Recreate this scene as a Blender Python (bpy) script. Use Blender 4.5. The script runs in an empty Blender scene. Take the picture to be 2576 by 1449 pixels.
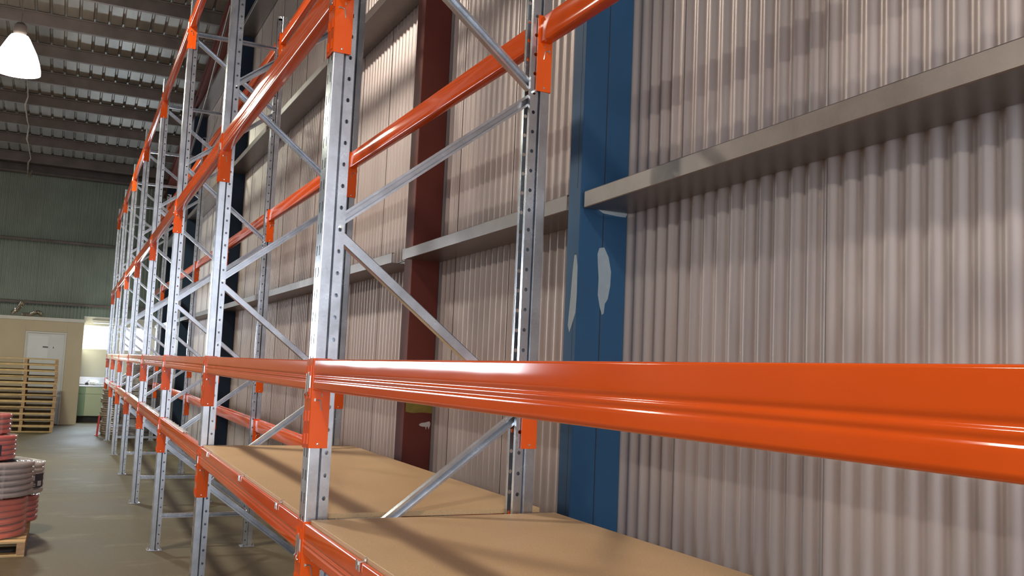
import bpy, bmesh, math, random
from mathutils import Vector, Matrix
random.seed(7)
S = bpy.context.scene
COL = S.collection
PI = math.pi

# ---------------------------------------------------------------- camera
CAM = Vector((-0.7340, -3.0347, 1.6319))
RT = Vector((0.89983198, -0.43409297, 0.04319383))
UP = Vector((-0.07790272, -0.06247841, 0.99500131))
FW = Vector((0.42922439, 0.89869892, 0.09003709))
cd = bpy.data.cameras.new('camera'); cam = bpy.data.objects.new('camera', cd); COL.objects.link(cam)
cam.matrix_world = Matrix(((RT.x, UP.x, -FW.x, CAM.x), (RT.y, UP.y, -FW.y, CAM.y), (RT.z, UP.z, -FW.z, CAM.z), (0, 0, 0, 1)))
cd.sensor_width = 36; cd.sensor_fit = 'HORIZONTAL'; cd.lens = 2305.9 / 2576 * 36
cd.clip_start = 0.02; cd.clip_end = 200
S.camera = cam

# ---------------------------------------------------------------- exposure, world, lights
S.view_settings.view_transform = 'Standard'; S.view_settings.look = 'None'
S.view_settings.gamma = 1; S.view_settings.use_curve_mapping = False
S.view_settings.exposure = 0.0
S.cycles.max_bounces = 8; S.cycles.diffuse_bounces = 4; S.cycles.glossy_bounces = 4
S.cycles.sample_clamp_indirect = 6
try: S.cycles.use_denoising = True
except Exception: pass

W = bpy.data.worlds.new('world'); S.world = W; W.use_nodes = True
bg = W.node_tree.nodes['Background']; bg.inputs[0].default_value = (0.72, 0.84, 1.0, 1); bg.inputs[1].default_value = 0.8

def area(name, loc, target, sx, sy, power, col):
    l = bpy.data.lights.new(name, 'AREA'); l.shape = 'RECTANGLE'; l.size = sx; l.size_y = sy; l.energy = power; l.color = col
    o = bpy.data.objects.new(name, l); COL.objects.link(o); o.location = loc
    o.rotation_euler = (Vector(target) - Vector(loc)).to_track_quat('-Z', 'Y').to_euler()
    return o
# daylight entering through the strip window of the far wall, the kitchen windows and the roller door behind the camera
area('daylight_far_window', (-8.5, 21.42, 2.85), (-8.5, 10, 2.85), 5.6, 1.85, 620, (0.86, 0.93, 1.0))
area('daylight_near_door', (-1.65, -7.9, 2.15), (-1.65, 4, 2.1), 5.4, 4.1, 365, (0.84, 0.90, 1.0))
area('daylight_window_one', (-0.16, 21.33, 2.0), (-0.16, 10, 1.4), 0.62, 0.56, 70, (0.74, 0.88, 1.0))
area('daylight_window_two', (0.72, 21.33, 2.0), (0.72, 10, 1.4), 0.5, 0.56, 55, (0.74, 0.88, 1.0))
LAMPS = [(-1.75, 12.0), (-1.75, 4.0), (-1.75, -5.5), (-8.2, 12.0), (-8.2, 4.0), (-8.2, -5.5)]
LAMP_W = 190
LAMP_C = (1.0, 0.86, 0.74)

# ---------------------------------------------------------------- dimensions
P = 2.6547                      # bay pitch
D = 0.838                       # rack depth
POST = 0.080
TOP = 4.787
CB = [0.816, 1.350, 2.6925, 4.3325]   # bottom of the beam connectors at the four levels
CH = 0.296
WX = 1.356                      # middle plane of the corrugated side wall
YF = 21.5                       # far end wall
YN = -8.0; XL = -14.0
def zp(y): return 5.95 + 0.15 * (20.6 - y)      # underside of the purlins
def post_y(k): return (k - 1) * P               # near face of frame k (k=0 nearest ... 8 farthest)

# ---------------------------------------------------------------- materials
def new_mat(name):
    m = bpy.data.materials.new(name); m.use_nodes = True
    nt = m.node_tree; b = nt.nodes['Principled BSDF']
    return m, nt, b
def sp(b, k, v):
    if k in b.inputs: b.inputs[k].default_value = v
def noise(nt, scale, detail=4, rough=0.55, coords='Object', stretch=None):
    tc = nt.nodes.new('ShaderNodeTexCoord'); n = nt.nodes.new('ShaderNodeTexNoise')
    n.inputs['Scale'].default_value = scale; n.inputs['Detail'].default_value = detail; n.inputs['Roughness'].default_value = rough
    if stretch:
        mp = nt.nodes.new('ShaderNodeMapping'); mp.inputs['Scale'].default_value = stretch
        nt.links.new(tc.outputs[coords], mp.inputs[0]); nt.links.new(mp.outputs[0], n.inputs['Vector'])
    else: nt.links.new(tc.outputs[coords], n.inputs['Vector'])
    return n
def ramp(nt, src, stops):
    r = nt.nodes.new('ShaderNodeValToRGB'); e = r.color_ramp.elements
    e[0].position = stops[0][0]; e[0].color = (*stops[0][1], 1); e[1].position = stops[1][0]; e[1].color = (*stops[1][1], 1)
    for p, c in stops[2:]:
        x = e.new(p); x.color = (*c, 1)
    nt.links.new(src, r.inputs[0]); return r
def bump(nt, b, src, strength, dist=0.002):
    bp = nt.nodes.new('ShaderNodeBump'); bp.inputs['Strength'].default_value = strength; bp.inputs['Distance'].default_value = dist
    nt.links.new(src, bp.inputs['Height']); nt.links.new(bp.outputs[0], b.inputs['Normal'])
def simple(name, col, rough=0.5, metal=0.0, var=0.12, scale=6, bmp=0.0, bscale=40, coat=0.0, stretch=None, emit=None, estr=0):
    m, nt, b = new_mat(name)
    n = noise(nt, scale, stretch=stretch)
    lo = tuple(max(0, c * (1 - var)) for c in col); hi = tuple(min(1, c * (1 + var)) for c in col)
    r = ramp(nt, n.outputs[0], [(0.3, lo), (0.7, hi)]); nt.links.new(r.outputs[0], b.inputs['Base Color'])
    sp(b, 'Roughness', rough); sp(b, 'Metallic', metal); sp(b, 'Coat Weight', coat); sp(b, 'Coat Roughness', 0.06)
    if bmp:
        n2 = noise(nt, bscale, 3); bump(nt, b, n2.outputs[0], bmp)
    if emit:
        sp(b, 'Emission Color', (*emit, 1)); sp(b, 'Emission Strength', estr)
    return m
def galvanised(name, col, rough, metal, var=0.2):
    m, nt, b = new_mat(name)
    tc = nt.nodes.new('ShaderNodeTexCoord'); v = nt.nodes.new('ShaderNodeTexVoronoi'); v.inputs['Scale'].default_value = 170
    nt.links.new(tc.outputs['Object'], v.inputs['Vector'])
    n = noise(nt, 9, 4)
    mx = nt.nodes.new('ShaderNodeMath'); mx.operation = 'MULTIPLY_ADD'; mx.inputs[1].default_value = 0.16
    nt.links.new(v.outputs['Color'], mx.inputs[0]); nt.links.new(n.outputs[0], mx.inputs[2])
    lo = tuple(c * (1 - var) for c in col); hi = tuple(min(1, c * (1 + var)) for c in col)
    r = ramp(nt, mx.outputs[0], [(0.35, lo), (0.9, hi)]); nt.links.new(r.outputs[0], b.inputs['Base Color'])
    rr = nt.nodes.new('ShaderNodeMapRange'); rr.inputs['To Min'].default_value = rough * 0.85; rr.inputs['To Max'].default_value = rough * 1.25
    nt.links.new(mx.outputs[0], rr.inputs[0]); nt.links.new(rr.outputs[0], b.inputs['Roughness'])
    sp(b, 'Metallic', metal)
    return m
M = {}
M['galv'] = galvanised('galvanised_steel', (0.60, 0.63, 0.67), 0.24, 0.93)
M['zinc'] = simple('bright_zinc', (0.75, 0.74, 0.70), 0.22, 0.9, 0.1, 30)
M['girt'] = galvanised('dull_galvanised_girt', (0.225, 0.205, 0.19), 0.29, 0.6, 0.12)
M['purlin'] = simple('dusty_purlin_steel', (0.17, 0.14, 0.125), 0.6, 0.2, 0.2, 3)
M['roof'] = simple('roof_sheet_steel', (0.27, 0.25, 0.22), 0.45, 0.4, 0.3, 2.2, stretch=(1, .25, 1))
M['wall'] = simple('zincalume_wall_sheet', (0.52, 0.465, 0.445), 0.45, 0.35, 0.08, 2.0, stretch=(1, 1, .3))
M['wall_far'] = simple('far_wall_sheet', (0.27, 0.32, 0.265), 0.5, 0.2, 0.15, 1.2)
M['wall_side'] = simple('plain_wall_sheet', (0.14, 0.13, 0.12), 0.7, 0.1, 0.15, 1)
# orange powder coat with a slight orange-peel ripple
m, nt, b = new_mat('orange_powder_coat')
n = noise(nt, 3, 3); r = ramp(nt, n.outputs[0], [(0.3, (0.77, 0.096, 0.009)), (0.7, (0.83, 0.112, 0.012))]); nt.links.new(r.outputs[0], b.inputs['Base Color'])
sp(b, 'Roughness', 0.09); sp(b, 'Coat Weight', 0.0); sp(b, 'IOR', 1.5)
n2 = noise(nt, 5.0, 2, stretch=(1, .35, 1)); bump(nt, b, n2.outputs[0], 0.30, 0.004); M['orange'] = m
# particle board
m, nt, b = new_mat('particle_board')
n = noise(nt, 160, 3, 0.7); n3 = noise(nt, 2.2, 3)
r = ramp(nt, n.outputs[0], [(0.3, (0.54, 0.36, 0.18)), (0.7, (0.67, 0.475, 0.26))])
r2 = ramp(nt, n3.outputs[0], [(0.3, (0.9, 0.9, 0.9)), (0.75, (1, 1, 1))])
mx = nt.nodes.new('ShaderNodeMixRGB'); mx.blend_type = 'MULTIPLY'; mx.inputs[0].default_value = 1
nt.links.new(r.outputs[0], mx.inputs[1]); nt.links.new(r2.outputs[0], mx.inputs[2]); nt.links.new(mx.outputs[0], b.inputs['Base Color'])
sp(b, 'Roughness', 0.48); M['board'] = m
# concrete slab: brown, dusty, scuffed pale patches
m, nt, b = new_mat('stained_concrete')
n = noise(nt, 0.55, 6, 0.6); r = ramp(nt, n.outputs[0], [(0.3, (0.088, 0.067, 0.036)), (0.7, (0.140, 0.113, 0.066))])
n1 = noise(nt, 2.2, 7, 0.72, stretch=(.55, 1.0, 1)); r1 = ramp(nt, n1.outputs[0], [(0.54, (0, 0, 0)), (0.80, (0.6, 0.6, 0.6))])
mx = nt.nodes.new('ShaderNodeMixRGB'); nt.links.new(r1.outputs[0], mx.inputs[0]); nt.links.new(r.outputs[0], mx.inputs[1]); mx.inputs[2].default_value = (0.31, 0.28, 0.20, 1)
n4 = noise(nt, 30, 4, 0.7); r4 = ramp(nt, n4.outputs[0], [(0.3, (0.8, 0.8, 0.8)), (0.7, (1, 1, 1))])
m2 = nt.nodes.new('ShaderNodeMixRGB'); m2.blend_type = 'MULTIPLY'; m2.inputs[0].default_value = 1
nt.links.new(mx.outputs[0], m2.inputs[1]); nt.links.new(r4.outputs[0], m2.inputs[2]); nt.links.new(m2.outputs[0], b.inputs['Base Color'])
rr = nt.nodes.new('ShaderNodeMapRange'); rr.inputs['To Min'].default_value = 0.5; rr.inputs['To Max'].default_value = 0.8; sp(b, 'Specular IOR Level', 0.35)
nt.links.new(n.outputs[0], rr.inputs[0]); nt.links.new(rr.outputs[0], b.inputs['Roughness'])
bump(nt, b, n4.outputs[0], 0.25, 0.002); M['floor'] = m
M['blue'] = simple('blue_column_paint', (0.026, 0.082, 0.165), 0.42, 0, 0.10, 3)
M['navy'] = simple('navy_column_paint', (0.016, 0.030, 0.055), 0.5, 0, 0.15, 3)
M['redox'] = simple('red_oxide_paint', (0.135, 0.030, 0.020), 0.5, 0, 0.14, 3)
for _k in ('blue', 'navy', 'redox'):
    _b = M[_k].node_tree.nodes['Principled BSDF']; sp(_b, 'Roughness', 0.62); sp(_b, 'Specular IOR Level', 0.22)
M['filler'] = simple('grey_filler_patch', (0.27, 0.33, 0.36), 0.7, 0, 0.06, 30)
M['primer'] = simple('pale_primer', (0.52, 0.48, 0.45), 0.7, 0, 0.05, 30)
M['yellow'] = simple('yellow_paint_mark', (0.22, 0.165, 0.02), 0.6, 0, 0.15, 30)
M['cream'] = simple('cream_wall_panel', (0.60, 0.50, 0.345), 0.6, 0, 0.04, 2)
M['lining'] = simple('pale_lining', (0.56, 0.54, 0.45), 0.6, 0, 0.03, 3)
M['trimw'] = simple('white_trim', (0.70, 0.68, 0.62), 0.5, 0, 0.04, 5)
M['doorw'] = simple('white_door_paint', (0.72, 0.73, 0.72), 0.4, 0, 0.03, 5)
M['mint'] = simple('mint_cupboard', (0.50, 0.56, 0.38), 0.45, 0, 0.05, 3)
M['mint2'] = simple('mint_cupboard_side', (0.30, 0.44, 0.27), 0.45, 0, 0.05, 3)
M['dark'] = simple('dark_recess', (0.03, 0.028, 0.025), 0.8, 0, 0.2, 8)
M['steel'] = simple('stainless_steel', (0.7, 0.7, 0.7), 0.25, 1, 0.05, 9)
M['pallet'] = simple('pine_pallet', (0.55, 0.39, 0.19), 0.7, 0, 0.25, 6, 0.3, 60, stretch=(1, 6, 6))
M['pallet2'] = simple('weathered_pallet', (0.40, 0.25, 0.14), 0.75, 0, 0.25, 6, 0.3, 60, stretch=(1, 6, 6))
M['pvc_orange'] = simple('orange_conduit_plastic', (0.62, 0.085, 0.03), 0.3, 0, 0.12, 8, coat=.3)
M['pvc_red'] = simple('red_conduit_plastic', (0.50, 0.030, 0.022), 0.3, 0, 0.12, 8, coat=.3)
M['pvc_grey'] = simple('grey_conduit_plastic', (0.27, 0.245, 0.24), 0.35, 0, 0.12, 8, coat=.3)
M['pvc_pale'] = simple('pale_grey_conduit_plastic', (0.46, 0.45, 0.44), 0.35, 0, 0.12, 8, coat=.3)
M['pvc_brown'] = simple('wrapped_brown_conduit', (0.30, 0.235, 0.185), 0.25, 0.1, 0.3, 12, coat=.5)
M['label_dark'] = simple('dark_label_paper', (0.035, 0.035, 0.05), 0.45, 0, 0.1, 20)
M['label_pale'] = simple('pale_label_print', (0.45, 0.45, 0.47), 0.5, 0, 0.1, 20)
M['foil'] = simple('crumpled_foil', (0.55, 0.50, 0.42), 0.25, 0.9, 0.35, 14)
M['cable'] = simple('dusty_cable', (0.30, 0.25, 0.19), 0.8, 0, 0.3, 20)
M['paper'] = simple('white_paper', (0.82, 0.84, 0.85), 0.5, 0, 0.02, 5)
M['black'] = simple('black_plastic', (0.02, 0.02, 0.02), 0.4, 0, 0.1, 9)
M['glow'] = simple('lamp_acrylic', (0.9, 0.88, 0.8), 0.3, 0, 0.02, 3, emit=(1.0, 0.92, 0.80), estr=14)
M['sky'] = simple('daylit_window_pane', (0.8, 0.85, 0.9), 0.2, 0, 0.02, 3, emit=(0.84, 0.94, 1.0), estr=3.5)
# clear wrapping film
m, nt, b = new_mat('clear_wrap_film'); n = noise(nt, 12, 3); bump(nt, b, n.outputs[0], 0.6, 0.01)
b.inputs['Base Color'].default_value = (0.92, 0.94, 0.95, 1); sp(b, 'Roughness', 0.2); sp(b, 'Alpha', 0.8); M['film'] = m

m, nt, b = new_mat('shrink_wrap'); n = noise(nt, 9, 4); bump(nt, b, n.outputs[0], 0.7, 0.012)
b.inputs['Base Color'].default_value = (0.85, 0.80, 0.78, 1); sp(b, 'Roughness', 0.22); sp(b, 'Alpha', 0.16); M['shrink'] = m
# ---------------------------------------------------------------- mesh helpers
def sharp(me, deg=32):
    for p in me.polygons: p.use_smooth = True
    try: me.set_sharp_from_angle(angle=math.radians(deg))
    except Exception: pass
def mesh(name, bm, mat, smooth=True, deg=32):
    me = bpy.data.meshes.new(name); bm.normal_update(); bm.to_mesh(me); bm.free()
    for mm in (mat if isinstance(mat, (list, tuple)) else [mat]): me.materials.append(mm)
    if smooth: sharp(me, deg)
    return me
def obj(name, me, parent=None, loc=(0, 0, 0), rot=(0, 0, 0), kind=None):
    o = bpy.data.objects.new(name, me); COL.objects.link(o); o.location = loc; o.rotation_euler = rot
    if parent is not None: o.parent = parent
    if kind: o['kind'] = kind
    return o
def empty(name, loc=(0, 0, 0), rot=(0, 0, 0), kind=None):
    o = bpy.data.objects.new(name, None); COL.objects.link(o); o.location = loc; o.rotation_euler = rot; o.empty_display_size = 0.1
    if kind: o['kind'] = kind
    return o
def tag(o, label, cat, group=None):
    o['label'] = label; o['category'] = cat
    if group: o['group'] = group
    return o
def copy_tree(src, parent=None):
    c = src.copy(); COL.objects.link(c)
    if parent is not None: c.parent = parent; c.matrix_parent_inverse = src.matrix_parent_inverse.copy()
    for ch in list(src.children): copy_tree(ch, c)
    return c
def box(bm, x0, x1, y0, y1, z0, z1, mi=0):
    v = [bm.verts.new(p) for p in ((x0, y0, z0), (x1, y0, z0), (x1, y1, z0), (x0, y1, z0), (x0, y0, z1), (x1, y0, z1), (x1, y1, z1), (x0, y1, z1))]
    for f in ((0, 3, 2, 1), (4, 5, 6, 7), (0, 1, 5, 4), (1, 2, 6, 5), (2, 3, 7, 6), (3, 0, 4, 7)):
        bm.faces.new([v[i] for i in f]).material_index = mi
def BM(): return bmesh.new()
def boxmesh(name, mat, *bs, bevel=0):
    bm = BM()
    for b_ in bs: box(bm, *b_)
    if bevel: bmesh.ops.bevel(bm, geom=list(bm.edges), offset=bevel, segments=1, affect='EDGES')
    return mesh(name, bm, mat)
def extrude_profile(bm, pts, f0, f1, closed=True, caps=True, mi=0):
    """pts: list of 2D; f0/f1 map a 2D point to a 3D point at each end"""
    a = [bm.verts.new(f0(p)) for p in pts]; b = [bm.verts.new(f1(p)) for p in pts]; n = len(pts)
    for i in range(n if closed else n - 1):
        j = (i + 1) % n; bm.faces.new((a[i], a[j], b[j], b[i])).material_index = mi
    if closed and caps:
        bm.faces.new(a[::-1]).material_index = mi; bm.faces.new(b).material_index = mi
def tube(bm, path, r, n=8, closed=False, mi=0):
    rings = []; L = len(path); path = [Vector(p) for p in path]
    prev = None
    for i, p in enumerate(path):
        if closed: t = (path[(i + 1) % L] - path[i - 1]).normalized()
        else: t = (path[min(i + 1, L - 1)] - path[max(i - 1, 0)]).normalized()
        if prev is None:
            a = Vector((0, 0, 1)) if abs(t.z) < 0.9 else Vector((1, 0, 0)); u = t.cross(a).normalized()
        else: u = (prev - t * prev.dot(t)).normalized()
        prev = u; w = t.cross(u); rr = r(i) if callable(r) else r
        rings.append([bm.verts.new(p + (u * math.cos(2 * PI * k / n) + w * math.sin(2 * PI * k / n)) * rr) for k in range(n)])
    for i in range(L if closed else L - 1):
        A = rings[i]; B = rings[(i + 1) % L]
        for k in range(n): bm.faces.new((A[k], A[(k + 1) % n], B[(k + 1) % n], B[k])).material_index = mi
    if not closed:
        bm.faces.new(rings[0][::-1]).material_index = mi; bm.faces.new(rings[-1]).material_index = mi
def lathe(bm, prof, n=32, c=(0, 0), mi=0):
    rings = []
    for r_, z in prof: rings.append([bm.verts.new((c[0] + r_ * math.cos(2 * PI * k / n), c[1] + r_ * math.sin(2 * PI * k / n), z)) for k in range(n)])
    for A, B in zip(rings[:-1], rings[1:]):
        for k in range(n): bm.faces.new((A[k], A[(k + 1) % n], B[(k + 1) % n], B[k])).material_index = mi

# ================================================================ STRUCTURE
# ---- floor: cast slabs with joints
fl = empty('floor', (0, 0, 0), kind='structure')
ys = [YN, -1.3, 3.8, 8.9, 13.6, 18.3, YF + .3]; xs = [XL, -9.0, -4.0, 1.45]
for i in range(len(xs) - 1):
    for j in range(len(ys) - 1):
        obj('slab', boxmesh('slab', M['floor'], (xs[i] + .003, xs[i + 1] - .003, ys[j] + .003, ys[j + 1] - .003, -0.15, 0)), fl)
obj('joint_filler', boxmesh('joint_filler', M['dark'], (XL, 1.45, YN, YF + .3, -0.16, -0.006)), fl)

# ---- right wall: lapped corrugated sheets
def corr_sheet(cover, pitch, amp, z0, z1f, over=0.0):
    """profile runs along local Y from 0, x is depth (towards -x = room); z1f(y) gives the top"""
    bm = BM(); n = int(round(cover / pitch)) * 12 + 6; pts = []
    for i in range(n + 1):
        y = i * pitch / 12
        pts.append((-amp * math.cos(2 * PI * y / pitch) - (0.0028 if i <= 7 else 0.0), y))
    a = [bm.verts.new((x, y, z0)) for x, y in pts]; b_ = [bm.verts.new((x, y, z1f(y))) for x, y in pts]
    for i in range(n): bm.faces.new((a[i], b_[i], b_[i + 1], a[i + 1]))
    return bm
wr = empty('wall_right', (0, 0, 0), kind='structure')
SY = onY = -0.918            # a seam measured in the photograph
k0 = int((YN - SY) // 0.762)
y = SY + k0 * 0.762
while y < YF:
    bm = corr_sheet(0.762, 0.0762, 0.009, -0.02, lambda q, y=y: min(zp(min(y + q, YF)) + 0.17, 10.8))
    obj('wall_sheet', mesh('wall_sheet', bm, M['wall'], deg=60), wr, (WX, y, 0)); y += 0.762
# C-section girts opening upwards
GX0, GX1 = 1.115, 1.3455
def girt_bm(y0, y1, z0a, z0b, ztopd=0.068, ext=0.0):
    """z0a / z0b: underside height at the two ends"""
    bm = BM(); t = 0.0025; h = ztopd
    prof = [(GX0 + .016, 0), (GX0 + .002, 0), (GX0, .003), (GX0, h - .003), (GX0 + .003, h), (GX1 - .003, h), (GX1, h - .003), (GX1, .002), (GX1 - .002, 0), (GX1 - .016, 0),
            (GX1 - .016, t), (GX1 - t, t), (GX1 - t, h - t), (GX0 + t, h - t), (GX0 + t, t), (GX0 + .016, t)]
    prof = [(a, h - b_) for a, b_ in prof][::-1]
    extrude_profile(bm, prof, lambda p: (p[0], y0, z0a + p[1]), lambda p: (p[0], y1, z0b + p[1]))
    if ext: box(bm, GX0, GX0 + t, y1, y1 + ext, z0b, z0b + h)
    return bm
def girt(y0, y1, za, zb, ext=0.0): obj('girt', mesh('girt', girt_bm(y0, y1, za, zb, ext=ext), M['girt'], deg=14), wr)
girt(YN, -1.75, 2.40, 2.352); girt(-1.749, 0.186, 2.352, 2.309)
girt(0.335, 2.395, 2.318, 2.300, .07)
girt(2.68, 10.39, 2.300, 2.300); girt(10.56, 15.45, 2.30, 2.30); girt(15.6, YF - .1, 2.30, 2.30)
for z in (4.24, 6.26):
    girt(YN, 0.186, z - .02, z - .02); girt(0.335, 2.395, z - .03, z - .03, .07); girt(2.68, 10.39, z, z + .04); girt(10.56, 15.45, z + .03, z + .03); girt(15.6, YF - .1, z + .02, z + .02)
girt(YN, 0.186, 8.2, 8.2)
# columns: two toe-to-toe channels with a seam
def column(name, y0, w, x0, mat, seam=True):
    h = zp(y0) + .02; xm = x0 + (1.3445 - x0) * 0.50
    if not seam: return obj(name, boxmesh(name, mat, (x0, 1.3445, y0, y0 + w, 0, h), bevel=.004), kind='structure'), xm
    c = empty(name, (0, 0, 0), kind='structure')
    obj('front_channel', boxmesh('front_channel', mat, (x0, xm - .0015, y0, y0 + w, 0, h), bevel=.004), c)
    obj('rear_channel', boxmesh('rear_channel', mat, (xm + .0015, 1.3445, y0, y0 + w, 0, h), bevel=.004), c)
    obj('seam_strip', boxmesh('seam_strip', M['dark'], (xm - .0014, xm + .0014, y0 + .004, y0 + w - .004, 0, h)), c)
    return c, xm
def patch(parent, pts, y, mat, name='paint_patch'):
    bm = BM()
    extrude_profile(bm, pts, lambda p: (p[0], y, p[1]), lambda p: (p[0], y - .0008, p[1])); obj(name, mesh(name, bm, mat, False), parent)
def patch_x(parent, pts, x, mat, name='paint_patch'):
    bm = BM()
    extrude_profile(bm, pts, lambda p: (x, p[0], p[1]), lambda p: (x - .0008, p[0], p[1])); obj(name, mesh(name, bm, mat, False), parent)
c1, xm = column('blue_column', 0.216, 0.105, 1.115, M['blue'])
c1['label'] = 'blue painted steel column with grey filler patches'
patch(c1, [(1.204, 2.13), (1.212, 2.155), (1.235, 2.16), (1.258, 2.12), (1.272, 2.06), (1.27, 2.00), (1.26, 1.945), (1.247, 1.925), (1.243, 1.885), (1.234, 1.878), (1.222, 1.915), (1.212, 1.96), (1.213, 2.03), (1.207, 2.09)], 0.216, M['filler'])
patch(c1, [(1.195, 2.335), (1.20, 2.315), (1.225, 2.302), (1.30, 2.297), (1.335, 2.297), (1.342, 2.31), (1.342, 2.34)], 0.216, M['filler'])
patch_x(c1, [(0.235, 2.12), (0.222, 2.07), (0.220, 1.96), (0.225, 1.88), (0.25, 1.835), (0.27, 1.80), (0.285, 1.83), (0.27, 1.95), (0.26, 2.06), (0.25, 2.12)], 1.115, M['filler'])
obj('seam_strip', boxmesh('seam_strip', M['dark'], (1.1145, 1.1152, 0.245, 0.247, 0, 2.13), (1.1145, 1.1152, 0.245, 0.247, 2.4, 8.9)), c1)
c2, xm = column('red_oxide_column', 2.400, 0.150, 1.160, M['redox'], False)
c2['label'] = 'dark red oxide painted steel column'
patch(c2, [(1.168, 1.43), (1.345, 1.40), (1.344, 1.345), (1.28, 1.35), (1.22, 1.345), (1.168, 1.352)], 2.400, M['yellow'])
patch(c2, [(1.26, 1.275), (1.275, 1.285), (1.30, 1.288), (1.33, 1.296), (1.336, 1.28), (1.332, 1.262), (1.325, 1.245), (1.32, 1.262), (1.312, 1.262), (1.308, 1.242), (1.303, 1.262), (1.285, 1.262), (1.268, 1.266)], 2.400, M['primer'])
for yy in (10.40, 15.46, 20.6):
    cc, _ = column('navy_column', yy, 0.13, 1.115, M['navy'], False)

# ---- roof: purlins, pan sheets, rafters
ce = empty('ceiling', (0, 0, 0), kind='structure')
def roof_sheet(x0, npan, y0, y1):
    bm = BM(); pr = []; w = 0.22
    for k in range(npan):
        b0 = x0 + k * w
        pr += [(b0, .002), (b0 + .165, .002), (b0 + .180, .034), (b0 + .205, .034)]
    pr.append((x0 + npan * w, .002))
    extrude_profile(bm, pr, lambda p: (p[0], y0, zp(y0) + .2 + p[1]), lambda p: (p[0], y1, zp(y1) + .2 + p[1]), closed=False)
    return bm
x = 1.45
while x > XL:
    x -= 0.66; obj('roof_sheet', mesh('roof_sheet', roof_sheet(x, 3, YN, YF), M['roof'], False), ce)
def purlin_bm(y, xa, xb):
    bm = BM(); z = zp(y); t = .0025
    prof = [(0, 0), (.075, 0), (.075, .018), (.072, .018), (.072, t), (t, t), (t, .1995), (-.072, .1995), (-.072, .182), (-.0745, .182), (-.0745, .202 - t), (0, .202 - t)]
    prof = [(0, 0), (.075, 0), (.075, .018), (.072, .018), (.072, t), (t, t), (t, .1975), (-.072, .1975), (-.072, .18), (-.0745, .18), (-.0745, .2), (0, .2)]
    extrude_profile(bm, prof, lambda p: (xa, y + p[0], z + p[1]), lambda p: (xb, y + p[0], z + p[1]))
    return bm
y = 20.6
while y > YN:
    obj('purlin', mesh('purlin', purlin_bm(y, XL, 1.335), M['purlin']), ce); y -= 1.15
rf = BM()
for (a, b_) in ((YN, YF - .05),):
    extrude_profile(rf, [(1.10, -.09), (1.335, -.09), (1.335, -.078), (1.225, -.078), (1.225, -.012), (1.335, -.012), (1.335, -.001), (1.10, -.001), (1.10, -.012), (1.215, -.012), (1.215, -.078), (1.10, -.078)][::-1],
                    lambda p: (p[0], a, zp(a) + p[1] * 2.6 + .0), lambda p: (p[0], b_, zp(b_) + p[1] * 2.6))
obj('rafter', mesh('rafter', rf, M['redox']), ce)
bm = BM(); tube(bm, [(1.06, 11.0, 6.95), (1.06, 13.2, 6.1), (1.09, 15.75, 5.5)], .02, 6); obj('fly_brace', mesh('fly_brace', bm, M['girt']), ce)
# eave beam
bm = BM()
extrude_profile(bm, [(21.24, 5.80), (21.44, 5.80), (21.44, 6.06), (21.24, 6.06), (21.24, 6.03), (21.40, 6.03), (21.40, 5.84), (21.24, 5.84)][::-1], lambda p: (XL, p[0], p[1]), lambda p: (1.33, p[0], p[1]))
obj('eave_beam', mesh('eave_beam', bm, M['purlin']), ce)
# ---- far wall: corrugated sheets + girts, roller-door opening
wf = empty('wall_far', (0, 0, 0), kind='structure')
def far_sheet(x, z0, z1):
    bm = BM(); n = 10 * 6 + 3; pts = [(x + i * .0762 / 6, YF + .009 * math.cos(PI / 3 * i) - (.003 if i < 5 else 0)) for i in range(n + 1)]
    extrude_profile(bm, pts, lambda p: (p[0], p[1], z0), lambda p: (p[0], p[1], z1), closed=False); return bm
x = 0.72
while x > XL - .762:
    for z0, z1 in (((-.01, 1.9), (3.8, 6.04)) if (-11.6 < x < -5.5) else ((-.01, 6.04),)):
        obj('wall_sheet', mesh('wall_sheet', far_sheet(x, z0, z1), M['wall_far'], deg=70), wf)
    x -= 0.762
for z in (2.79, 4.27):
    bm = BM(); box(bm, XL, 1.33, YF - .14, YF - .012, z, z + .006); box(bm, XL, 1.33, YF - .14, YF - .134, z - .06, z + .006)
    if z < 4: 
        bm.free(); bm = BM()
        for xa, xb in ((XL, -11.6), (-5.4, 1.33)): box(bm, xa, xb, YF - .14, YF - .012, z, z + .006); box(bm, xa, xb, YF - .14, YF - .134, z - .06, z + .006)
    obj('girt', mesh('girt', bm, M['purlin']), wf)
# ---- other walls (out of view, but they close the room)
wl = boxmesh('wall_left', M['wall_side'], (XL - .1, XL, YN, YF, 0, 10.7)); obj('wall_left', wl, kind='structure')
bm = BM()
for a in ((XL, -4.4, YN - .1, YN, 0, 10.7), (1.15, 1.36, YN - .1, YN, 0, 10.7), (-4.4, 1.15, YN - .1, YN, 4.25, 10.7)): box(bm, *a)
obj('wall_near', mesh('wall_near', bm, M['wall_side']), kind='structure')

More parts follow.
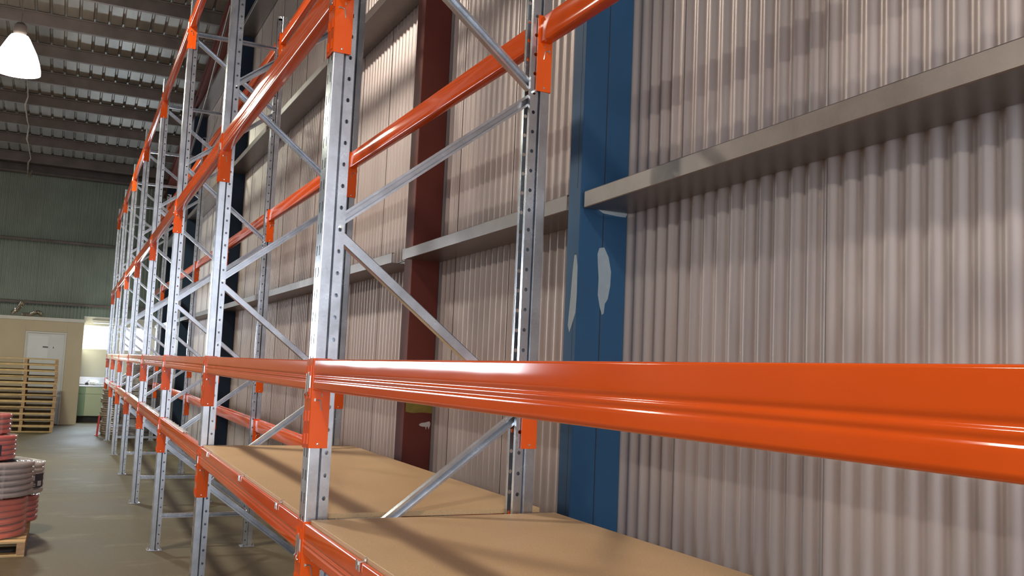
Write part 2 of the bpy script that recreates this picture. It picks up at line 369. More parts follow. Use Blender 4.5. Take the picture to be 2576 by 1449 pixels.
# ---- office partition, door, kitchen recess, windows
wo = empty('wall_office', (0, 0, 0), kind='structure')
OY = 20.0
for i, (xa, xb) in enumerate(((-5.2, -4.0), (-4.0, -2.8), (-2.8, -1.64), (-.81, -.475))):
    obj('wall_panel', boxmesh('wall_panel', M['cream'], (xa + .0015, xb - .0015, OY, OY + .05, 0.0, 2.30)), wo)
obj('wall_panel', boxmesh('wall_panel', M['cream'], (-1.64, -.81, OY, OY + .05, 2.06, 2.30)), wo)
obj('cornice', boxmesh('cornice', M['trimw'], (-5.2, -.462, OY - .014, OY + .05, 2.30, 2.375)), wo)
obj('side_panel', boxmesh('side_panel', M['cream'], (-.51, -.475, OY + .052, YF - .16, 0, 2.30)), wo)
obj('roof_panel', boxmesh('roof_panel', M['cream'], (-5.2, -.475, OY + .051, YF - .16, 2.30, 2.36)), wo)
dr = empty('door_1', (0, 0, 0), kind='structure')
obj('door_frame', boxmesh('door_frame', M['trimw'], (-1.638, -1.60, OY - .012, OY + .06, 0, 2.055), (-.85, -.812, OY - .012, OY + .06, 0, 2.055), (-1.60, -.85, OY - .012, OY + .06, 2.017, 2.055)), dr)
obj('door_leaf', boxmesh('door_leaf', M['doorw'], (-1.598, -.852, OY + .005, OY + .045, 0.008, 2.014)), dr)
bm = BM(); g = 10
vs = [[bm.verts.new((-1.57 + .40 * i / g, OY + .0015 - .004 * random.random(), 1.46 + .5 * j / g)) for j in range(g + 1)] for i in range(g + 1)]
for i in range(g):
    for j in range(g): bm.faces.new((vs[i][j], vs[i + 1][j], vs[i + 1][j + 1], vs[i][j + 1]))
obj('poster', mesh('poster', bm, M['paper']), dr)
bm = BM(); tube(bm, [(-1.27, OY + .003, 1.715), (-1.27, OY - .03, 1.72), (-1.17, OY - .035, 1.715)], .009, 6); box(bm, -1.07, -1.055, OY - .004, OY + .006, 1.69, 1.725); obj('door_handle', mesh('door_handle', bm, M['black']), dr)
# kitchen recess lining with two windows
WY = YF - .145
wk = empty('wall_kitchen', (0, 0, 0), kind='structure')
W1 = (-.48, .17); W2 = (.46, .99); Z0, Z1 = 1.705, 2.30
for a in ((-.475, 1.30, WY, WY + .03, 0, Z0), (-.475, 1.30, WY, WY + .03, Z1, 2.47), (W1[1], W2[0], WY, WY + .03, Z0, Z1), (W2[1], 1.30, WY, WY + .03, Z0, Z1)):
    obj('wall_panel', boxmesh('wall_panel', M['lining'], a), wk)
obj('cornice', boxmesh('cornice', M['trimw'], (-.475, 1.30, WY - .012, WY + .03, 2.471, 2.50)), wk)
obj('splashback', boxmesh('splashback', M['steel'], (-.475, 1.1, WY - .01, WY - .001, .88, 1.05)), wk)
for k, (xa, xb) in enumerate((W1, W2)):
    w = empty('window_%d' % (k + 1), (0, 0, 0), kind='structure')
    xa2 = max(xa, -.470)
    obj('window_frame', boxmesh('window_frame', M['trimw'], (xa2, xb, WY - .012, WY + .02, Z0, Z0 + .025), (xa2, xb, WY - .012, WY + .02, Z1 - .025, Z1), (xa2, xa2 + .022, WY - .012, WY + .02, Z0 + .025, Z1 - .025), (xb - .022, xb, WY - .012, WY + .02, Z0 + .025, Z1 - .025)), w)
    obj('pane', boxmesh('pane', M['sky'], (xa2 + .022, xb - .022, WY + .002, WY + .008, Z0 + .025, Z1 - .025)), w)
t = empty('batten_light', (.02, WY - .03, 2.37)); tag(t, 'slim pale batten light fitting above the bright far window', 'light fitting')
obj('housing', boxmesh('housing', M['trimw'], (-.30, .30, -.03, .03, .01, .045)), t)
bm = BM(); tube(bm, [(-.28, -.01, -.012), (.28, -.01, -.012)], .018, 8); obj('tube', mesh('tube', bm, M['doorw']), t)
obj('end_cap', boxmesh('end_cap', M['trimw'], (-.31, -.28, -.032, .03, -.03, .045)), t)

# ================================================================ THE RACK
# ---- upright section (open, holes and slots are real)
HZ0 = 0.0225; NC = 63
def cell(bm, O, U, V, w, h, cu, cv, hole, mi=0):
    """rectangular sheet cell w x h with a polygonal hole centred at (cu,cv)"""
    O = Vector(O)
    pt = lambda u, v: O + U * u + V * v
    outer = [(0, 0), (w / 2, 0), (w, 0), (w, h / 2), (w, h), (w / 2, h), (0, h), (0, h / 2)]
    inner = [(cu + a, cv + b_) for a, b_ in hole]
    o = [bm.verts.new(pt(*p)) for p in outer]; i_ = [bm.verts.new(pt(*p)) for p in inner]
    for k in range(8):
        j = (k + 1) % 8; bm.faces.new((o[k], o[j], i_[j], i_[k])).material_index = mi
def octo(a, b_, c=.7): return [(-a * c, -b_ * c), (0, -b_), (a * c, -b_ * c), (a, 0), (a * c, b_ * c), (0, b_), (-a * c, b_ * c), (-a, 0)]
def slot(a, b_): return [(-a, -b_), (0, -b_), (a, -b_), (a, 0), (a, b_), (0, b_), (-a, b_), (-a, 0)]
def strip(bm, pts, z0, z1):
    for p, q in zip(pts[:-1], pts[1:]):
        v = [bm.verts.new((p[0], p[1], z0)), bm.verts.new((q[0], q[1], z0)), bm.verts.new((q[0], q[1], z1)), bm.verts.new((p[0], p[1], z1))]; bm.faces.new(v)
def upright_mesh():
    bm = BM(); H = TOP; Z = Vector((0, 0, 1)); ztop = HZ0 + NC * .075
    prof = [(.078, .024), (.078, .007), (.046, .007), (.0415, .017), (.0385, .0015), (.0365, 0), (.004, 0), (.001, .001), (0, .004),
            (0, .076), (.001, .079), (.004, .080), (.0365, .080), (.0385, .0785), (.0415, .063), (.046, .073), (.078, .073), (.078, .056)]
    skip = {1, 8, 15}
    for i in range(len(prof) - 1):
        if i in skip:
            strip(bm, prof[i:i + 2], 0.008, HZ0); strip(bm, prof[i:i + 2], ztop, H)
        else: strip(bm, prof[i:i + 2], 0.008, H)
    ho = octo(.0068, .0076); sl = slot(.004, .017)
    for k in range(NC):
        z = HZ0 + k * .075
        cell(bm, (.078, .007, z), Vector((-1, 0, 0)), Z, .032, .075, .016, .0375, ho)
        cell(bm, (.046, .073, z), Vector((1, 0, 0)), Z, .032, .075, .016, .0375, ho)
        cell(bm, (0, .004, z), Vector((0, 1, 0)), Z, .036, .075, .018, .0375, sl)
        cell(bm, (0, .040, z), Vector((0, 1, 0)), Z, .036, .075, .018, .0375, sl)
    bmesh.ops.remove_doubles(bm, verts=bm.verts, dist=.00005)
    bmesh.ops.recalc_face_normals(bm, faces=bm.faces)
    return mesh('upright', bm, M['galv'], deg=14)
UPR = upright_mesh()
def channel_mesh(name, a, b_, opening, w=.036, d=.030):
    """U channel from a to b (x,z) ; opening=-1: open towards the camera side (-y), +1 other side"""
    bm = BM(); a = Vector(a); b_ = Vector(b_); t = (b_ - a).normalized(); n = Vector((-t.z, 0, t.x)); t_ = .002
    yw, yo = (.015, -.015) if opening < 0 else (-.015, .015); s = 1 if opening < 0 else -1
    c_ = .003 * s
    pr = [(-w / 2, yo), (-w / 2, yw - c_), (-w / 2 + .003, yw), (w / 2 - .003, yw), (w / 2, yw - c_), (w / 2, yo), (w / 2 - .0085, yo), (w / 2 - .0085, yo + s * t_), (w / 2 - t_, yo + s * t_), (w / 2 - t_, yw - s * t_), (-w / 2 + t_, yw - s * t_), (-w / 2 + t_, yo + s * t_), (-w / 2 + .0085, yo + s * t_), (-w / 2 + .0085, yo)]
    extrude_profile(bm, pr, lambda p: a + n * p[0] + Vector((0, p[1], 0)), lambda p: b_ + n * p[0] + Vector((0, p[1], 0)))
    bmesh.ops.recalc_face_normals(bm, faces=bm.faces)
    return mesh(name, bm, M['galv'], deg=14)
nodes = [(D - .064, .315), (.064, .90), (D - .064, 1.49), (.064, 2.095), (D - .064, 2.69), (.064, 3.295), (D - .064, 3.89), (.064, 4.45)]
BR = []
for i in range(7):
    a = Vector((nodes[i][0], 0, nodes[i][1] + .022)); b_ = Vector((nodes[i + 1][0], 0, nodes[i + 1][1] - .022))
    BR.append(channel_mesh('diagonal_brace', a, b_, 1 if i == 2 else -1))
HB = [channel_mesh('horizontal_brace', (.060, 0, z), (D - .060, 0, z), -1) for z in (.285, 4.485)]
bm = BM()
lathe(bm, [(0.0001, -.008), (.0075, -.008), (.0075, 0), (.0001, 0)], 6); lathe(bm, [(.0001, -.014), (.0045, -.014), (.0045, -.008)], 6)
bmesh.ops.rotate(bm, verts=bm.verts, matrix=Matrix.Rotation(-PI / 2, 3, 'X'))
BOLT = mesh('bolt', bm, M['zinc'])
FP = boxmesh('foot_plate', M['galv'], (-.022, .098, -.012, .092, 0, .008), bevel=.002)
bm = BM(); lathe(bm, [(.0001, .018), (.009, .018), (.009, .008), (.0001, .008)], 6); lathe(bm, [(.0001, .03), (.005, .03), (.005, .018)], 8); ANCH = mesh('anchor_bolt', bm, M['zinc'])
ORD = ['nearest, beside the camera', 'first', 'second', 'third', 'fourth', 'fifth', 'sixth', 'seventh', 'eighth']
def rack_frame():
    r = empty('rack_frame')
    u1 = obj('upright', UPR, r)
    u2 = obj('upright', UPR, r, (D, POST, 0), (0, 0, PI))
    f1 = obj('foot_plate', FP, r); obj('anchor_bolt', ANCH, f1, (-.011, .005, 0)); obj('anchor_bolt', ANCH, f1, (-.011, .075, 0))
    f2 = obj('foot_plate', FP, r, (D, POST, 0), (0, 0, PI)); obj('anchor_bolt', ANCH, f2, (-.011, .005, 0)); obj('anchor_bolt', ANCH, f2, (-.011, .075, 0))
    for i, me in enumerate(BR):
        d = obj('diagonal_brace', me, r, (0, .040, 0))
        nd = nodes[i]; obj('bolt', BOLT, d, (nd[0], -.033, nd[1]))
    for me, z in zip(HB, (.285, 4.485)):
        hb = obj('horizontal_brace', me, r, (0, .040, 0)); obj('bolt', BOLT, hb, (.064, -.033, z)); obj('bolt', BOLT, hb, (D - .064, -.033, z))
    return r
rf0 = rack_frame()
labs = ['galvanised upright frame nearest the camera, carrying the near ends of the closest beams',
        'large galvanised upright frame between the two particleboard shelves',
        'galvanised upright frame at the far end of the second particleboard shelf',
        'galvanised upright frame, third one seen along the rack, foot standing clear in the aisle',
        'galvanised upright frame, fourth along the rack from the camera',
        'galvanised upright frame, fifth along the rack from the camera',
        'galvanised upright frame, sixth along the rack from the camera',
        'galvanised upright frame, seventh along the rack, just before the conduit stacks',
        'galvanised upright frame farthest from the camera, behind the conduit stacks']
for k in range(9):
    f = rf0 if k == 0 else copy_tree(rf0)
    f.location = (0, post_y(k), 0); tag(f, labs[k], 'rack frame', 'upright frames of the pallet rack')

# ---- beams: rail with two end connectors
RL = P - POST - .006
def rail_mesh():
    bm = BM()
    def face(z):
        g = lambda c, w, a: a * math.exp(-((z - c) / w) ** 2)
        return (.96 * (z + .030) ** 2 if z > -.030 else 0) + g(-.052, .0052, .0022) + g(-.067, .0046, .0017) + (1.6 * (z + .086) ** 2 if z < -.086 else 0)
    pr = [(.004, 0), (.0018, -.0010)] + [(face(-.003 - .0018 * i), -.003 - .0018 * i) for i in range(52)] + [(.0022, -.0995), (.0052, -.1020), (.010, -.103),
          (.044, -.103), (.048, -.1015), (.050, -.098), (.050, -.010), (.0485, -.007), (.046, -.006), (.016, -.006), (.0145, -.005), (.0135, -.001), (.012, 0)]
    extrude_profile(bm, pr, lambda p: (p[0], 0, p[1]), lambda p: (p[0], RL, p[1]))
    bmesh.ops.recalc_face_normals(bm, faces=bm.faces)
    return mesh('rail', bm, M['orange'], deg=30)
RAIL = rail_mesh()
def conn_mesh():
    """connector at a rail end: plate in the xz plane at y=0..-.003 and flange over the aisle face towards -y; z from 0 (top) to -CH"""
    bm = BM(); t = .0035
    pr = [(.060, 0), (.060, -t), (.0, -t), (-.0008, -t - .0012), (-.0008, -.041), (-.0008 - t, -.041), (-.0008 - t, -t), (-.0035, -.0012), (-.0015, 0)]
    extrude_profile(bm, pr, lambda p: (p[0], p[1], .004), lambda p: (p[0], p[1], .004 - CH))
    for k in range(4):
        z = -.02 - k * .075
        for yy in (-.014, -.029):
            box(bm, -.0075, -.0040, yy - .0028, yy + .0028, z - .034, z)
    bmesh.ops.recalc_face_normals(bm, faces=bm.faces)
    return mesh('connector', bm, M['orange'], deg=14)
CONN = conn_mesh()
bm = BM(); tube(bm, [(.030, .003, -.112), (.034, .003, -.122)], .0018, 6)
tube(bm, [(.010, .0015, -.1335), (.014, .003, -.1335), (.026, .003, -.1345), (.0285, .003, -.138), (.033, .003, -.168)], .0021, 6)
box(bm, .007, .012, -.001, .004, -.138, -.129); PIN = mesh('lock_pin', bm, M['zinc'])
bm = BM(); lathe(bm, [(.0001, .0035), (.0035, .003), (.0048, 0)], 10); bmesh.ops.rotate(bm, verts=bm.verts, matrix=Matrix.Rotation(-PI / 2, 3, 'X')); RIV = mesh('rivet', bm, M['zinc'])
bm = BM(); tube(bm, [(-.0075, -.030, -.045), (-.0085, -.030, -.105), (-.013, -.030, -.112), (-.013, -.026, -.118), (-.0085, -.022, -.120)], .0026, 6)
box(bm, -.0065, -.0044, -.034, -.024, -.108, -.040); CLIP = mesh('safety_clip', bm, M['zinc'])
def pallet_beam():
    b_ = empty('pallet_beam'); obj('rail', RAIL, b_)
    # near end: the connector sits on the far face of the nearer post, flange towards -y
    for far in (False, True):
        if far: c = obj('connector', CONN, b_, (0, RL, 0)); c.scale = (1, -1, 1)
        else: c = obj('connector', CONN, b_)
        obj('lock_pin', PIN, c); obj('rivet', RIV, c, (.027, -.0002, -.278)); obj('safety_clip', CLIP, c)
    return b_
# local frame: y=0 at near post's far face.  The camera sees the plate of the FAR end of each bay, facing -y.
# plate normal towards the bay interior is +y at the near end; pin/rivet meshes sit on y>0 side there.
b0 = pallet_beam(); first = True
bay = ['nearest bay', 'second bay', 'third bay', 'fourth bay', 'fifth bay', 'sixth bay', 'seventh bay', 'eighth bay']
lev = ['shelf height', 'eye level', 'the third level', 'the top level']
for side in ('front', 'rear'):
    for L in range(4):
        for k in range(8):
            o = b0 if first else copy_tree(b0); first = False
            zt = CB[L] + CH - .004
            rise = .015 if (k == 0) else 0.0
            dz = {1: -.003 * k if k else 0}.get(L, 0)
            y0 = post_y(k) + POST + .003
            if side == 'front':
                o.location = (0, y0, zt + dz + rise); o.rotation_euler = (-math.atan2(rise, RL), 0, 0)
            else:
                o.location = (D, y0 + RL, zt + dz); o.rotation_euler = (math.atan2(rise, RL) if False else 0, 0, PI)
            nm = {('front', 1, 0): 'long orange beam sweeping across the right at eye level, nearest the camera'}.get((side, L, k),
                 'orange %s beam at %s, %s from the camera' % ('aisle-side' if side == 'front' else 'wall-side', lev[L], bay[k]))
            tag(o, nm, 'rack beam', 'orange beams of the pallet rack')

# ---- particleboard shelves and their clips
ZB = CB[0] + CH - .004 - .0055
for (ya, yb, lab) in ((-P + POST + .03, -.022, 'large tan particleboard shelf nearest the camera, cut off at the bottom edge'),
                      (.098, P - .01, 'tan particleboard shelf in the second bay, behind the big upright')):
    bm = BM(); box(bm, .0, .902, 0, yb - ya, 0, .018); bmesh.ops.bevel(bm, geom=list(bm.edges), offset=.0012, segments=1, affect='EDGES')
    o = obj('shelf_board', mesh('shelf_board', bm, M['board']), None, (.0165, ya, ZB)); tag(o, lab, 'shelf board', 'particleboard shelves')
    if ya < 0: o.rotation_euler = (-math.atan2(.015, RL), 0, 0); o.location.z = ZB + .015
bm = BM()
extrude_profile(bm, [(-.004, -.022), (-.0022, -.022), (-.0022, .002), (.014, .002), (.0155, .005), (.0155, .0115), (.024, .0115), (.024, .013), (.0135, .013), (.0135, .004), (-.004, .004)], lambda p: (p[0], 0, p[1]), lambda p: (p[0], .012, p[1]))
extrude_profile(bm, [(-.006, -.020), (-.004, -.020), (-.004, .006), (-.006, .006)], lambda p: (p[0], .018, p[1]), lambda p: (p[0], .030, p[1]))
box(bm, -.006, -.002, .010, .022, -.006, .002)
CL = mesh('board_clip', bm, M['zinc'])
for y, z, lab in ((-.65, .003, 'small zinc clip pinning the nearest shelf board to its front beam'), (.42, 0, 'small zinc clip on the second shelf board, closest to the big upright'), (1.24, 0, 'small zinc clip midway along the second shelf board edge'), (2.3, 0, 'small zinc clip on the second shelf board near its far end')):
    o = obj('board_clip', CL, None, (0.0, y, ZB + .0056 + z)); tag(o, lab, 'clip', 'board clips')
# crumpled wrapping film lying along the shelf-level beams further down the rack
def film(k, y0, y1, lab):
    bm = BM(); n = 46; m_ = 6; vs = []
    for i in range(n + 1):
        row = []
        for j in range(m_ + 1):
            yy = y0 + (y1 - y0) * i / n
            xx = .018 + .035 * j / m_ * (1 + .4 * math.sin(i * 1.3)); zz = .002 + .006 * abs(math.sin(i * 1.7 + j * 2.1)) * (j > 0) * (1 if j < m_ else .3) + .003 * random.random()
            row.append(bm.verts.new((xx, yy, zz)))
        vs.append(row)
    for i in range(n):
        for j in range(m_): bm.faces.new((vs[i][j], vs[i + 1][j], vs[i + 1][j + 1], vs[i][j + 1]))
    o = obj('plastic_wrap', mesh('plastic_wrap', bm, M['film'], deg=180), None, (0, 0, ZB + .0005)); tag(o, lab, 'plastic wrap', 'wrapping film left on the beams')
film(2, post_y(2) + 1.1, post_y(3) - .05, 'strip of clear crumpled plastic film along the shelf-height beam, third bay')
film(3, post_y(3) + .3, post_y(4) - .05, 'strip of clear crumpled plastic film along the shelf-height beam, fourth bay')
film(4, post_y(4) + .4, post_y(5) - .05, 'strip of clear crumpled plastic film along the shelf-height beam, fifth bay')

# ================================================================ LAMPS
def lamp():
    t = empty('high_bay_lamp')
    bm = BM(); prof = [(.075, .56), (.115, .545), (.145, .50), (.185, .42), (.245, .30), (.290, .17), (.314, .06), (.318, 0), (.308, 0), (.304, .06), (.281, .165), (.237, .29), (.178, .41), (.14, .485), (.11, .53), (.075, .545)]
    lathe(bm, prof, 40); sh = obj('shade', mesh('shade', bm, M['glow'], deg=60), t)
    bm = BM(); lathe(bm, [(.0001, .74), (.05, .74), (.085, .70), (.09, .60), (.075, .55), (.0001, .55)], 24); obj('housing', mesh('housing', bm, M['purlin']), t)
    bm = BM(); lathe(bm, [(.0001, .20), (.03, .21), (.055, .27), (.055, .33), (.035, .42), (.02, .5), (.0001, .5)], 20); obj('bulb', mesh('bulb', bm, M['glow']), t)
    return t
L0 = None
for i, (lx, ly) in enumerate(LAMPS):
    zb = 5.68
    t = lamp() if L0 is None else copy_tree(L0); L0 = L0 or t
    t.location = (lx, ly, zb)
    tag(t, ['glowing bell-shaped high bay lamp hanging at the upper left', 'bell-shaped high bay lamp hanging above the second bay of the aisle', 'bell-shaped high bay lamp hanging behind the camera',
            'bell-shaped high bay lamp in the far aisle, farthest one', 'bell-shaped high bay lamp in the far aisle, middle one', 'bell-shaped high bay lamp in the far aisle, nearest one'][i], 'lamp', 'high bay lamps')
    bm = BM(); h = zp(ly) + .02 - zb; tube(bm, [(0, 0, .735), (.012, .004, .9), (0, 0, 1.2), (.006, 0, h)], .008, 6)
    obj('cord', mesh('cord', bm, M['cable']), t)
    ld = bpy.data.lights.new('high_bay_light', 'AREA'); ld.shape = 'DISK'; ld.size = .5; ld.energy = LAMP_W * (1.45 if i == 0 else 1); ld.color = (0.93, 1.0, 0.80) if i == 0 else LAMP_C; ld.spread = math.radians(170)
    lo = bpy.data.objects.new('high_bay_light', ld); COL.objects.link(lo); lo.location = (lx, ly, zb - .004)
# cable looped under the purlins behind the lamp
bm = BM(); pts = []
yy = 13.7
while yy < 20.7:
    pts.append((-1.80 - .012 * (yy - 12) + .03 * math.sin(yy * 2.1), yy, zp(yy) - .02))
    pts.append((-1.80 - .012 * (yy - 12) + .04 * math.sin(yy * 3.3), yy + .55, zp(yy + .55) - .10 - .05 * random.random())); yy += 1.15
pts += [(-1.84, 21.0, 5.83), (-1.9, 21.18, 5.72)]
tube(bm, pts, lambda i: .011 + .008 * (i % 3 == 0), 6)
o = obj('power_cable', mesh('power_cable', bm, M['cable']), None); tag(o, 'dusty cable strung under the roof purlins below the lamp', 'cable')

# ================================================================ FAR END THINGS
# stacked pallets
def pallet():
    t = empty('wooden_pallet'); w, d_, h = 1.17, 1.10, .122
    for j in range(7):
        y = j * (d_ - .10) / 6
        obj('top_board', PB, t, (0, y, h - .018))
    for j in range(5):
        y = j * (d_ - .10) / 4
        obj('bottom_board', PB, t, (0, y, 0))
    for x in (0, w / 2 - .03, w - .06): obj('stringer', PS, t, (x, 0, .0185))
    return t
PB = boxmesh('deck_board', M['pallet'], (0, 1.17, 0, .10, 0, .0175), bevel=.002)
PS = boxmesh('stringer', M['pallet2'], (0, .06, 0, 1.10, 0, .085), bevel=.002)
pal0 = None
pn = ['lowest', 'second from the bottom', 'third from the bottom', 'fourth from the bottom', 'fifth from the bottom', 'sixth from the bottom', 'sixth from the top', 'fifth from the top', 'fourth from the top', 'third from the top', 'second from the top', 'topmost']
for i in range(12):
    t = pallet() if pal0 is None else copy_tree(pal0); pal0 = pal0 or t
    t.location = (-2.075 + random.uniform(-.012, .012), 17.72 + random.uniform(-.012, .012), i * .1222); t.rotation_euler = (0, 0, random.uniform(-.012, .012))
    tag(t, 'pine pallet %s of the tall stack by the cream office wall' % (pn[i] + ' one'), 'pallet', 'stacked pallets by the office')

# kitchen cupboard + worktop + sink things
t = empty('kitchen_cupboard', (-.470, 20.9, 0)); tag(t, 'mint green kitchen cupboard under the bright far window', 'cupboard')
obj('carcass', boxmesh('carcass', M['mint2'], (0, 1.5, .022, .44, .14, .83)), t)
obj('base_void_shade', boxmesh('base_void_shade', M['dark'], (0.02, 1.48, .06, .40, 0, .14)), t)  # dark block painted in for the shade of the open void under the cupboard
for xa, xb, mt in ((.004, .148, 'mint2'), (.152, .62, 'mint'), (.624, 1.06, 'mint'), (1.064, 1.496, 'mint')):
    d = obj('door', boxmesh('door', M[mt], (xa, xb, 0, .02, .15, .655), bevel=.002), t)
    d2 = obj('drawer', boxmesh('drawer', M[mt], (xa, xb, 0, .02, .662, .826), bevel=.002), t)
t = obj('worktop', boxmesh('worktop', M['steel'], (-.470, 1.05, 20.875, 21.34, .832, .865), bevel=.003)); tag(t, 'thin steel-edged worktop on the mint green cupboard', 'worktop')
t = empty('mixer_tap', (-.30, 21.15, .865)); tag(t, 'small dark tap block standing on the far worktop', 'tap')
bm = BM(); box(bm, -.035, .035, -.03, .03, 0, .05); obj('body', mesh('body', bm, M['black']), t)
bm = BM(); tube(bm, [(0, 0, .05), (.02, -.02, .09), (.05, -.05, .105)], .009, 6); obj('spout', mesh('spout', bm, M['steel']), t)
bm = BM(); bmesh.ops.create_icosphere(bm, subdivisions=3, radius=.06)
for v in bm.verts: v.co *= 1 + .35 * math.sin(v.co.x * 90) * math.cos(v.co.y * 110 + v.co.z * 70); v.co.z *= .7; v.co.x *= 1.5
mz = min(v.co.z for v in bm.verts)
for v in bm.verts: v.co.z -= mz
t = obj('plastic_bag', mesh('plastic_bag', bm, M['paper'], deg=180), None, (-.13, 21.1, .866)); tag(t, 'crumpled white plastic bag on the far worktop beside the tap', 'bag')

# flexible foil ducts lying on the office roof
def duct(name, pts, r, lab):
    bm = BM(); P_ = []
    for a, b_ in zip(pts[:-1], pts[1:]):
        for q in range(8): P_.append(Vector(a).lerp(Vector(b_), q / 8))
    P_.append(Vector(pts[-1])); tube(bm, P_, lambda i: r * (1.12 if i % 2 else .88), 10)
    o = obj(name, mesh(name, bm, M['foil'], deg=30), None); tag(o, lab, 'duct', 'foil ducts on the office roof')
duct('foil_duct', [(-1.95, 20.45, 2.44), (-1.88, 20.4, 2.52), (-1.80, 20.4, 2.62), (-1.77, 20.42, 2.70)], .055, 'crumpled foil duct bending upward on the office roof')
duct('foil_duct', [(-1.75, 20.25, 2.41), (-1.6, 20.22, 2.42), (-1.50, 20.22, 2.47), (-1.42, 20.22, 2.49), (-1.34, 20.24, 2.42)], .048, 'crumpled foil duct lying humped along the office roof edge')

# ---- conduit coils
def coil_mesh(name, R, r, turns, layers, mat, n=56, ridged=False):
    """coil of corrugated conduit: stacked/nested turns of tube, base at z=0"""
    bm = BM()
    for L in range(layers):
        for k in range(turns):
            rr = R - r - L * r * 1.9; z = 1.2 * r + k * r * 1.93
            pts = [(rr * math.cos(2 * PI * i / n), rr * math.sin(2 * PI * i / n), z + .18 * r * math.sin(2 * PI * i / n * 2 + k)) for i in range(n)]
            tube(bm, pts, (lambda i: r * (1.0 if i % 2 else .93)) if ridged else r, 8, closed=True)
    return mesh(name, bm, mat, deg=50)
def coil(R, r, turns, layers, mat, loc, rotz, lab, group, label_part=False, straps=True):
    t = empty('conduit_coil', loc, (0, 0, rotz)); tag(t, lab, 'conduit coil', group)
    obj('conduit', coil_mesh('conduit', R, r, turns, layers, M[mat], ridged=True), t)
    h = turns * r * 1.93 + .1 * r
    if straps:
        for a in (-1.15, 2.0):
            bm = BM(); ri = R - layers * r * 1.95 - .004; pr = [(R + .003, -.0), (R + .003, h + .004), (ri, h + .004), (ri, 0)]
            c, s = math.cos(a), math.sin(a); w = .012
            pts3 = [Vector((q[0] * c, q[0] * s, q[1])) for q in pr]; off = Vector((-s * w, c * w, 0))
            va = [bm.verts.new(p - off) for p in pts3]; vb = [bm.verts.new(p + off) for p in pts3]
            for i in range(3): bm.faces.new((va[i], va[i + 1], vb[i + 1], vb[i]))
            obj('strap', mesh('strap', bm, M['shrink'], False), t)
    if straps:
        bm = BM(); n = 48; rings = []
        for z, q in ((0.004, -.02), (.01, .0), (h * .35, .003), (h * .7, .002), (h, 0), (h + .006, -.02), (h + .004, -.08)):
            rings.append([bm.verts.new(((R + .004 + q + random.uniform(-.001, .001)) * math.cos(2 * PI * i / n), (R + .004 + q) * math.sin(2 * PI * i / n), z)) for i in range(n)])
        for A, B in zip(rings[:-1], rings[1:]):
            for i in range(n): bm.faces.new((A[i], A[(i + 1) % n], B[(i + 1) % n], B[i]))
        obj('wrap', mesh('wrap', bm, M['shrink'], deg=60), t)
    if label_part:
        bm = BM(); a0, a1 = label_part; n = 8
        for zz0, zz1, mi, aa0, aa1, ro in ((.22 * h, .66 * h, 0, a0, a1, .0085), (.46 * h, .60 * h, 1, a0 + .05, a0 + (a1 - a0) * .55, .0095), (.32 * h, .35 * h, 1, a0 + .05, a0 + (a1 - a0) * .6, .0095), (.27 * h, .29 * h, 1, a0 + .05, a0 + (a1 - a0) * .6, .0095), (.27 * h, .43 * h, 1, a0 + (a1 - a0) * .68, a0 + (a1 - a0) * .88, .0095)):
            v0 = [bm.verts.new(((R + ro) * math.cos(aa0 + (aa1 - aa0) * i / n), (R + ro) * math.sin(aa0 + (aa1 - aa0) * i / n), zz0)) for i in range(n + 1)]
            v1 = [bm.verts.new(((R + ro) * math.cos(aa0 + (aa1 - aa0) * i / n), (R + ro) * math.sin(aa0 + (aa1 - aa0) * i / n), zz1)) for i in range(n + 1)]
            for i in range(n): bm.faces.new((v0[i], v0[i + 1], v1[i + 1], v1[i])).material_index = mi
        obj('label_tag', mesh('label_tag', bm, [M['label_dark'], M['label_pale']]), t)
    return t
# near-left pallet with coils
t = empty('wooden_pallet', (-2.10, 5.30, 0)); tag(t, 'low pine pallet at the bottom left under the bright conduit coils', 'pallet')
for j in range(6): obj('top_board', PB, t, (0, j * .18, .104))
for j in range(3): obj('bottom_board', PB, t, (0, j * .45, 0))
for x in (0, .555, 1.11): obj('stringer', PS, t, (x, 0, .0185))
G = 'conduit coils on the pallet at the lower left'
ZP = .1225
coil(.34, .0265, 6, 3, 'pvc_orange', (-1.285, 5.66, ZP), 0, 'big orange conduit coil lowest on the front corner of the pallet', G)
coil(.36, .0235, 6, 3, 'pvc_grey', (-1.275, 5.66, ZP + .322), 0, 'big dark grey conduit coil lying on the big orange one', G)
coil(.27, .020, 5, 3, 'pvc_red', (-1.335, 5.66, ZP + .610), 0, 'smaller red conduit coil with a pale tag on the grey coil', G, label_part=(-1.75, -.9))
coil(.25, .020, 4, 3, 'pvc_red', (-1.37, 5.72, ZP + .815), .4, 'topmost small red conduit coil of the front stack', G)
coil(.24, .0235, 5, 3, 'pvc_red', (-1.115, 6.33, ZP), 0, 'red conduit coil behind the big orange one, under the pale coil', G)
coil(.25, .0235, 6, 3, 'pvc_pale', (-1.10, 6.33, ZP + .243), 0, 'pale grey conduit coil with a dark label behind the dark grey one', G, label_part=(-1.35, -.35))

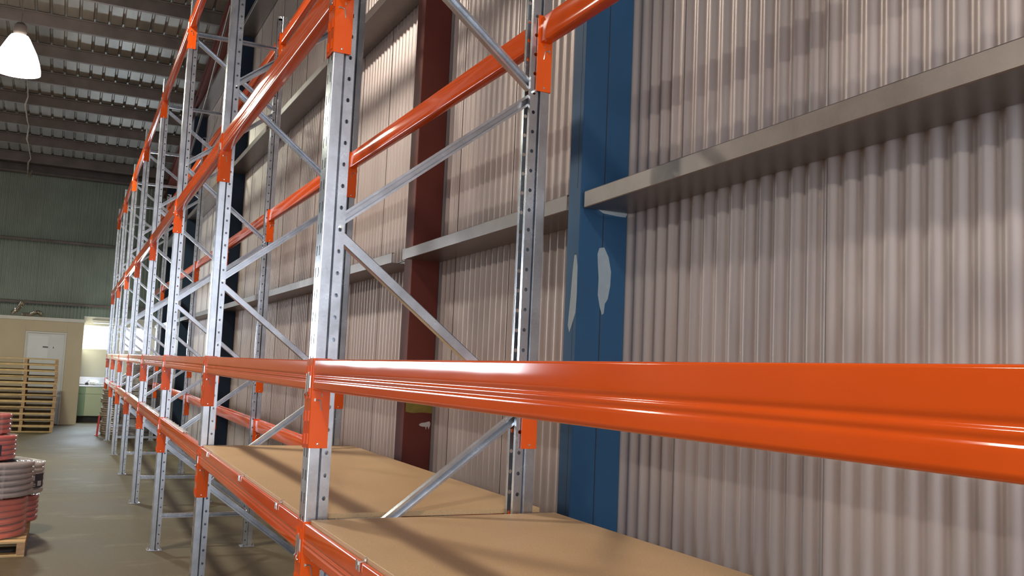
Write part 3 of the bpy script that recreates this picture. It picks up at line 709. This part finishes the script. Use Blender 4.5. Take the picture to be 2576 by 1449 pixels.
# stacks of wrapped coils at the far end of the rack
def crush(bm, s): 
    for v in bm.verts: v.co += Vector((random.uniform(-s, s), random.uniform(-s, s), random.uniform(-s, s) * .6))
def flat_coil_mesh(mat, R, n_t, r, seed):
    random.seed(seed); bm = BM()
    for k in range(n_t):
        rr = R - r + random.uniform(-.015, .01)
        pts = [(rr * math.cos(2 * PI * i / 30), rr * math.sin(2 * PI * i / 30), r + k * r * 1.9) for i in range(30)]
        tube(bm, pts, r, 6, closed=True)
        pts = [(p[0] * .78, p[1] * .78, p[2]) for p in pts]; tube(bm, pts, r, 6, closed=True)
    return mesh('conduit', bm, M[mat], deg=60)
FB = [flat_coil_mesh('pvc_brown', .26, 2, .023, s) for s in (1, 2, 3)]
FG = [flat_coil_mesh('pvc_grey', .31, 5, .0135, s) for s in (4, 5, 6)]
random.seed(11)
def place(i, n):
    w = ['', 'second', 'third', 'fourth', 'fifth', 'sixth', 'seventh']
    if i == 0: return 'lowest'
    if i == n - 1: return 'topmost'
    return w[i] + ' from bottom,' if i < n / 2 else w[n - 1 - i] + ' from top,'
for i in range(10):
    t = empty('conduit_coil', (.20 + random.uniform(-.025, .025), 17.35 + random.uniform(-.03, .03), .002 + i * .0912), (0, 0, random.uniform(0, 6)))
    tag(t, place(i, 10) + ' brown plastic-wrapped conduit coil of the left far stack', 'conduit coil', 'brown wrapped coils in the far stack')
    obj('conduit', FB[i % 3], t)
for sx, sy, cnt, nm in ((.56, 16.72, 9, 'middle'), (.78, 17.75, 11, 'right')):
    for i in range(cnt):
        t = empty('conduit_coil', (sx + random.uniform(-.02, .02), sy + random.uniform(-.02, .02), .002 + i * .1305), (0, 0, random.uniform(0, 6)))
        tag(t, '%s grey ridged conduit coil of the %s far stack' % (place(i, cnt), nm), 'conduit coil', 'grey coils of the %s far stack' % nm)
        obj('conduit', FG[i % 3], t)
t = empty('marker_post', (-.115, 17.05, 0), (.0, .05, 0)); tag(t, 'thin red post leaning against the brown coil stack', 'post')
obj('pole', boxmesh('pole', M['pvc_red'], (-.018, .018, -.02, .02, .005, .40), bevel=.003), t); obj('foot', boxmesh('foot', M['pvc_red'], (-.05, .035, -.04, .04, 0, .012), bevel=.002), t)
